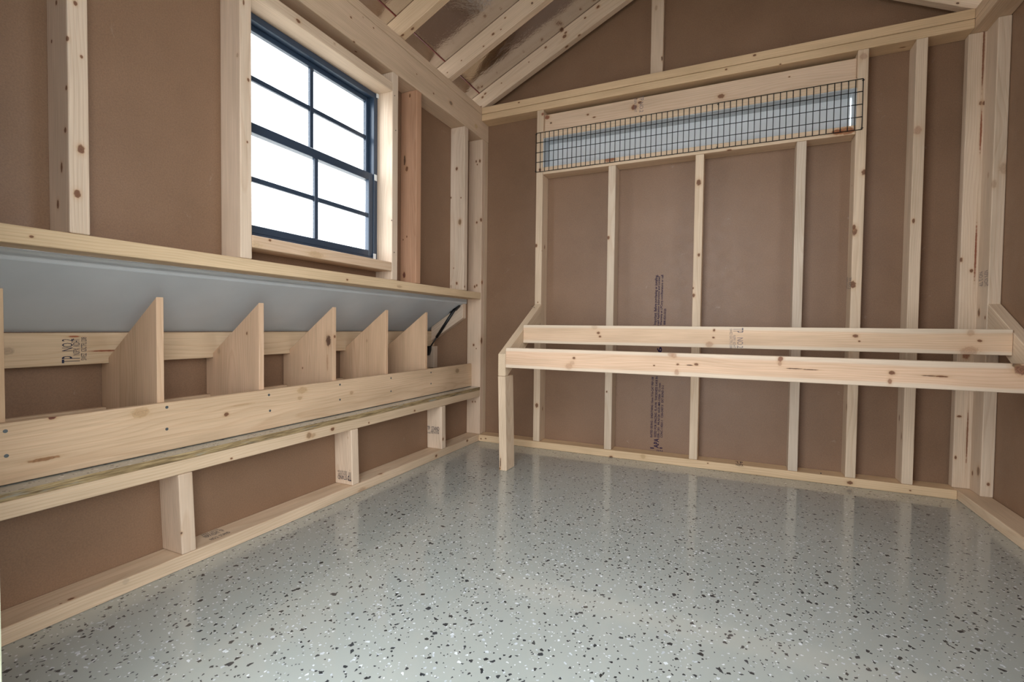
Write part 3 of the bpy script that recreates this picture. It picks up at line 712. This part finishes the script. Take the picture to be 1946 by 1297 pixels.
KNOTS = [ # left wall upper studs
 (154, 284, .0075), (147, 369, .007), (127, 73, .004), (126, 167, .004), (124, 247, .005), (155, 108, .003), (143, 6, .004), (117, 318, .004, 3), (110, 388, .005, 2), (98, 79, .003), (107, 5, .004),
 (451, 105, .005, 1.4, PALEC), (472, 152, .004), (470, 270, .003), (463, 5, .003, 3), (483, 166, .004), (567, 40, .006, 1.6), (636, 83, .004, 1.4, PALEC),
 (667, 33, .004), (673, 80, .004), (676, 98, .004), (779, 182, .005, 2), (769, 305, .006, 4, DCORE), (773, 321, .008, 1.5), (766, 456, .003), (768, 523, .008, 2.0, (.14, .03, .025)), (773, 450, .004),
 (868, 321, .007), (874, 422, .010, 1.6, (.30, .17, .09)), (857, 376, .004), (876, 376, .003), (868, 539, .006), (857, 545, .007, 1.3, PALEC), (883, 545, .005), (862, 510, .003),
 (906, 423, .006, 1.2), (914, 418, .007, 1.6), (905, 307, .005), (912, 306, .006, 1.6), (907, 313, .004), (902, 545, .006), (906, 543, .005), (916, 537, .009, 1.3, (.32, .11, .04)), (915, 648, .011, 1.8), (900, 656, .006), (905, 663, .003), (898, 764, .004), (903, 764, .004),
 (857, 196, .010, 1.6, (.30, .20, .13)), (824, 178, .004), (792, 141, .003), (710, 53, .003), (690, 33, .003, 1.4, PALEC),
 # ledge, sill, lip, rails
 (588, 532, .005, 2), (660, 532, .004), (759, 545, .006, 3, PALEC), (60, 450, .003), (512, 420, .004, 8, PALEC, HALO, .5),
 (513, 457, .004), (600, 484, .012, 3, (.55, .32, .14), (.60, .38, .18), .7), (480, 465, .012, 3, (.60, .40, .2), (.62, .42, .22), .6),
 (100, 794, .005, 1.5, (.16, .03, .02)), (85, 873, .004, 8, (.38, .18, .08)), (267, 785, .014, 1.6, (.45, .25, .10), (.55, .33, .15), .8), (430, 788, .006), (575, 742, .012, 2, (.48, .27, .11), (.55, .35, .17), .8),
 (668, 747, .007, 1.5, (.42, .24, .12)), (869, 705, .013, 1.5, (.36, .23, .13), (.45, .30, .17), .8), (570, 757, .007, 1.5, (.48, .30, .15)), (595, 828, .008, 1.6, (.42, .25, .12)), (460, 770, .003, 14, (.45, .28, .12), HALO, .6),
 (632, 816, .007), (587, 828, .011, 1.0, (.40, .24, .13)), (701, 804, .004, 1), (788, 781, .005), (440, 872, .003), 
 (829, 867, .007), (888, 838, .007), (723, 901, .007, 1.5, (.34, .16, .09)), (688, 931, .008, 3, PALEC), (135, 1139, .005), (343, 1016, .004), (115, 1148, .002), (239, 1106, .008, 1, (.42, .31, .22), (.5, .38, .26), .6), (842, 835, .006), (345, 1014, .003, 1.3, DCORE),
 (662, 832, .003), (664, 895, .002, 1, DCORE), (923, 834, .004), 
 # nest dividers
 (624, 648, .013, 1.7, DCORE, (.40, .22, .12)), (622, 690, .004, 9, (.42, .16, .07), HALO, .8), (469, 634, .004), (636, 640, .005), (697, 648, .005, 1.5, PALEC), (575, 700, .003), (15, 668, .010, 1.4, (.40, .27, .18), (.5, .36, .24), .5),
 (200, 667, .0022, 16, (.30, .07, .03), (.45, .2, .1), .9), (416, 668, .007, 1.4, (.48, .33, .22)), (140, 640, .0025, 6, (.40, .1, .04)),
 # top plates and rafters
 (986, 195, .004), (914, 203, .004), (1069, 172, .003), (1434, 105, .005), (1380, 132, .004), (1483, 122, .003), (905, 240, .012, 1.5, (.60, .36, .10), (.62, .42, .2), .7),
 (1137, 13, .007), (997, 62, .007), (937, 65, .006), (919, 88, .004), (960, 34, .004), (952, 56, .003), (877, 115, .003), (870, 95, .005, 1.2, DCORE), (1011, 6, .006, 1, DCORE), (983, 0, .004, 1, DCORE), (784, 55, .006), (765, 67, .006), (850, 138, .003),
 (1136, 13, .006), (1112, 34, .005), (1073, 69, .009), (1075, 62, .006), (1101, 67, .006), (1077, 89, .008), (1037, 90, .006), (922, 178, .006), (917, 185, .006), (953, 158, .003), (1005, 118, .003), (1068, 58, .008), (1820, 6, .004, 1.5, DCORE), (1724, 9, .004),
 # back wall
 (1031, 217, .007, 1.1, (.30, .10, .06)), (1040, 223, .012, 1.2, (.28, .08, .04)), (1047, 234, .005, 1.2, DCORE), (1117, 218, .005), (1129, 223, .004, 2.5), (1205, 204, .013, 1.2, (.24, .08, .04)), (1216, 195, .007), (1210, 188, .003), (1370, 183, .011, 1.4, (.24, .10, .05)), (1500, 146, .003),
 (1158, 304, .011, 2.2, (.36, .14, .07)), (1164, 303, .009, 1.5, (.36, .14, .07)), (1026, 323, .007, 1.2, (.22, .06, .04)), (1386, 286, .006, 1.8), (1608, 249, .016, 2.2, (.36, .11, .04)), (1592, 251, .012, 2.0, (.36, .11, .04)),
 (1019, 467, .007), (1035, 470, .006, 2), (1030, 477, .003, 1, DCORE), (1156, 452, .007), (1328, 347, .011), (1328, 485, .006), (1318, 562, .007), (1317, 548, .004), (1020, 771, .009, 1.5), (1032, 608, .006, 2.2), (1031, 777, .005, 2.5), (1153, 745, .004), (1169, 735, .003), (1323, 693, .006),
 (1641, 107, .014, 1.1, (.42, .20, .14)), (1642, 328, .010, 1.2), (1624, 440, .010, 1.8), (1623, 432, .006, 2.0), (1621, 541, .011, 1.4), (1619, 353, .003), (1609, 774, .006, 3), (1744, 248, .014, 1.3, (.42, .18, .11)), (1752, 454, .011, 1.2, (.32, .13, .07)), (1736, 420, .005, 2), (1709, 795, .005, 3), (1713, 830, .004, 4), (1716, 90, .004, 3),
 (1864, 196, .006), (1870, 196, .006), (1869, 100, .0035, 45, (.26, .10, .05), (.5, .3, .18), .95), (1864, 250, .003, 30, (.32, .09, .04), (.5, .3, .18), .95), (1854, 480, .003, 40, (.30, .08, .04), (.5, .3, .18), .95), (1838, 830, .0026, 45, (.26, .10, .05), (.5, .3, .18), .95), (1826, 494, .006, 1.6), (1846, 515, .006, 1.3), (1860, 594, .008, 2, DCORE), (1872, 604, .005, 1.6), (1861, 596, .005, 2), (1823, 792, .008, .6), (1816, 870, .004, 2),
 (1859, 896, .011, 1.8, (.30, .17, .10)), (1848, 900, .006, 1.8), (1878, 921, .005), (1889, 350, .008, 2, PALEC), (1878, 333, .006, 2, PALEC), (1908, 320, .014, 1.6, PALEC),
 # back bottom plate
 (914, 834.5, .004, 1.3), (1161, 869, .007, 1.4), (1222, 868, .012, 1.2, (.50, .30, .14), (.55, .34, .16), .8), (1345, 881, .003), (1615, 918, .008), (1730, 933, .003), (1247, 15, .006, 2, PALEC), (1258, 111, .004, 3, DCORE),
 # roost
 (1137, 633, .006, 1.3), (1140, 640, .005, 1.3), (1130, 622, .012, 1.2, (.55, .33, .2), HALO, .6), (1356, 642, .004), (1348, 655, .013, 1.2, (.46, .22, .12)), (1357, 628, .006, .8), (1626, 639, .007), (1633, 649, .003), (1862, 648, .005), (1842, 668, .018, 1.6, (.42, .20, .11)), (1845, 633, .012, 1.0, (.50, .28, .16)), (1836, 675, .012, 1.5, (.36, .15, .08)),
 (1091, 681, .006, 1.1), (1081, 697, .014, 1.2, (.55, .28, .17), HALO, .8), (1087, 690, .010, 1.2, (.55, .30, .2), HALO, .7), (1281, 676, .012, .9, (.48, .22, .13)), (1275, 674, .010, 1.2, (.52, .26, .16)), (1288, 693, .004), (1286, 708, .013, .7, (.46, .2, .12)), (1311, 694.5, .0025, 5, DCORE), (1483, 683, .011, .8, (.30, .12, .07)), (1482, 692, .008, .8, (.42, .20, .12)), (1510, 701, .002, 14, DCORE), (1540, 703, .0018, 14, DCORE), (1695, 709, .007), (1691, 725, .010, .6, (.40, .2, .12)), (1772, 715, .0022, 14, DCORE), (1932, 695, .010, 1.2, (.03, .015, .01)), (1941, 704, .016, 1.2, (.28, .12, .07)), (1243, 695, .003), (1790, 716, .003, 6),
 (951, 880, .003, 10, DCORE), (949, 891, .006, 1, (.25, .1, .02)), (969, 830, .004), (964, 764, .003), (1000, 598, .003), (1022, 575, .003),
]
for k in KNOTS: knot(*k)
for name, ks in KN.items():
    o = bpy.data.objects[name]; o.data.materials[0] = wood_mat('pine_' + name, [(tuple(a), b, c_, d, e, f) for a, b, c_, d, e, f in ks], sap=0.044 if o.parent == rs and name.startswith('rail') else 0.0)
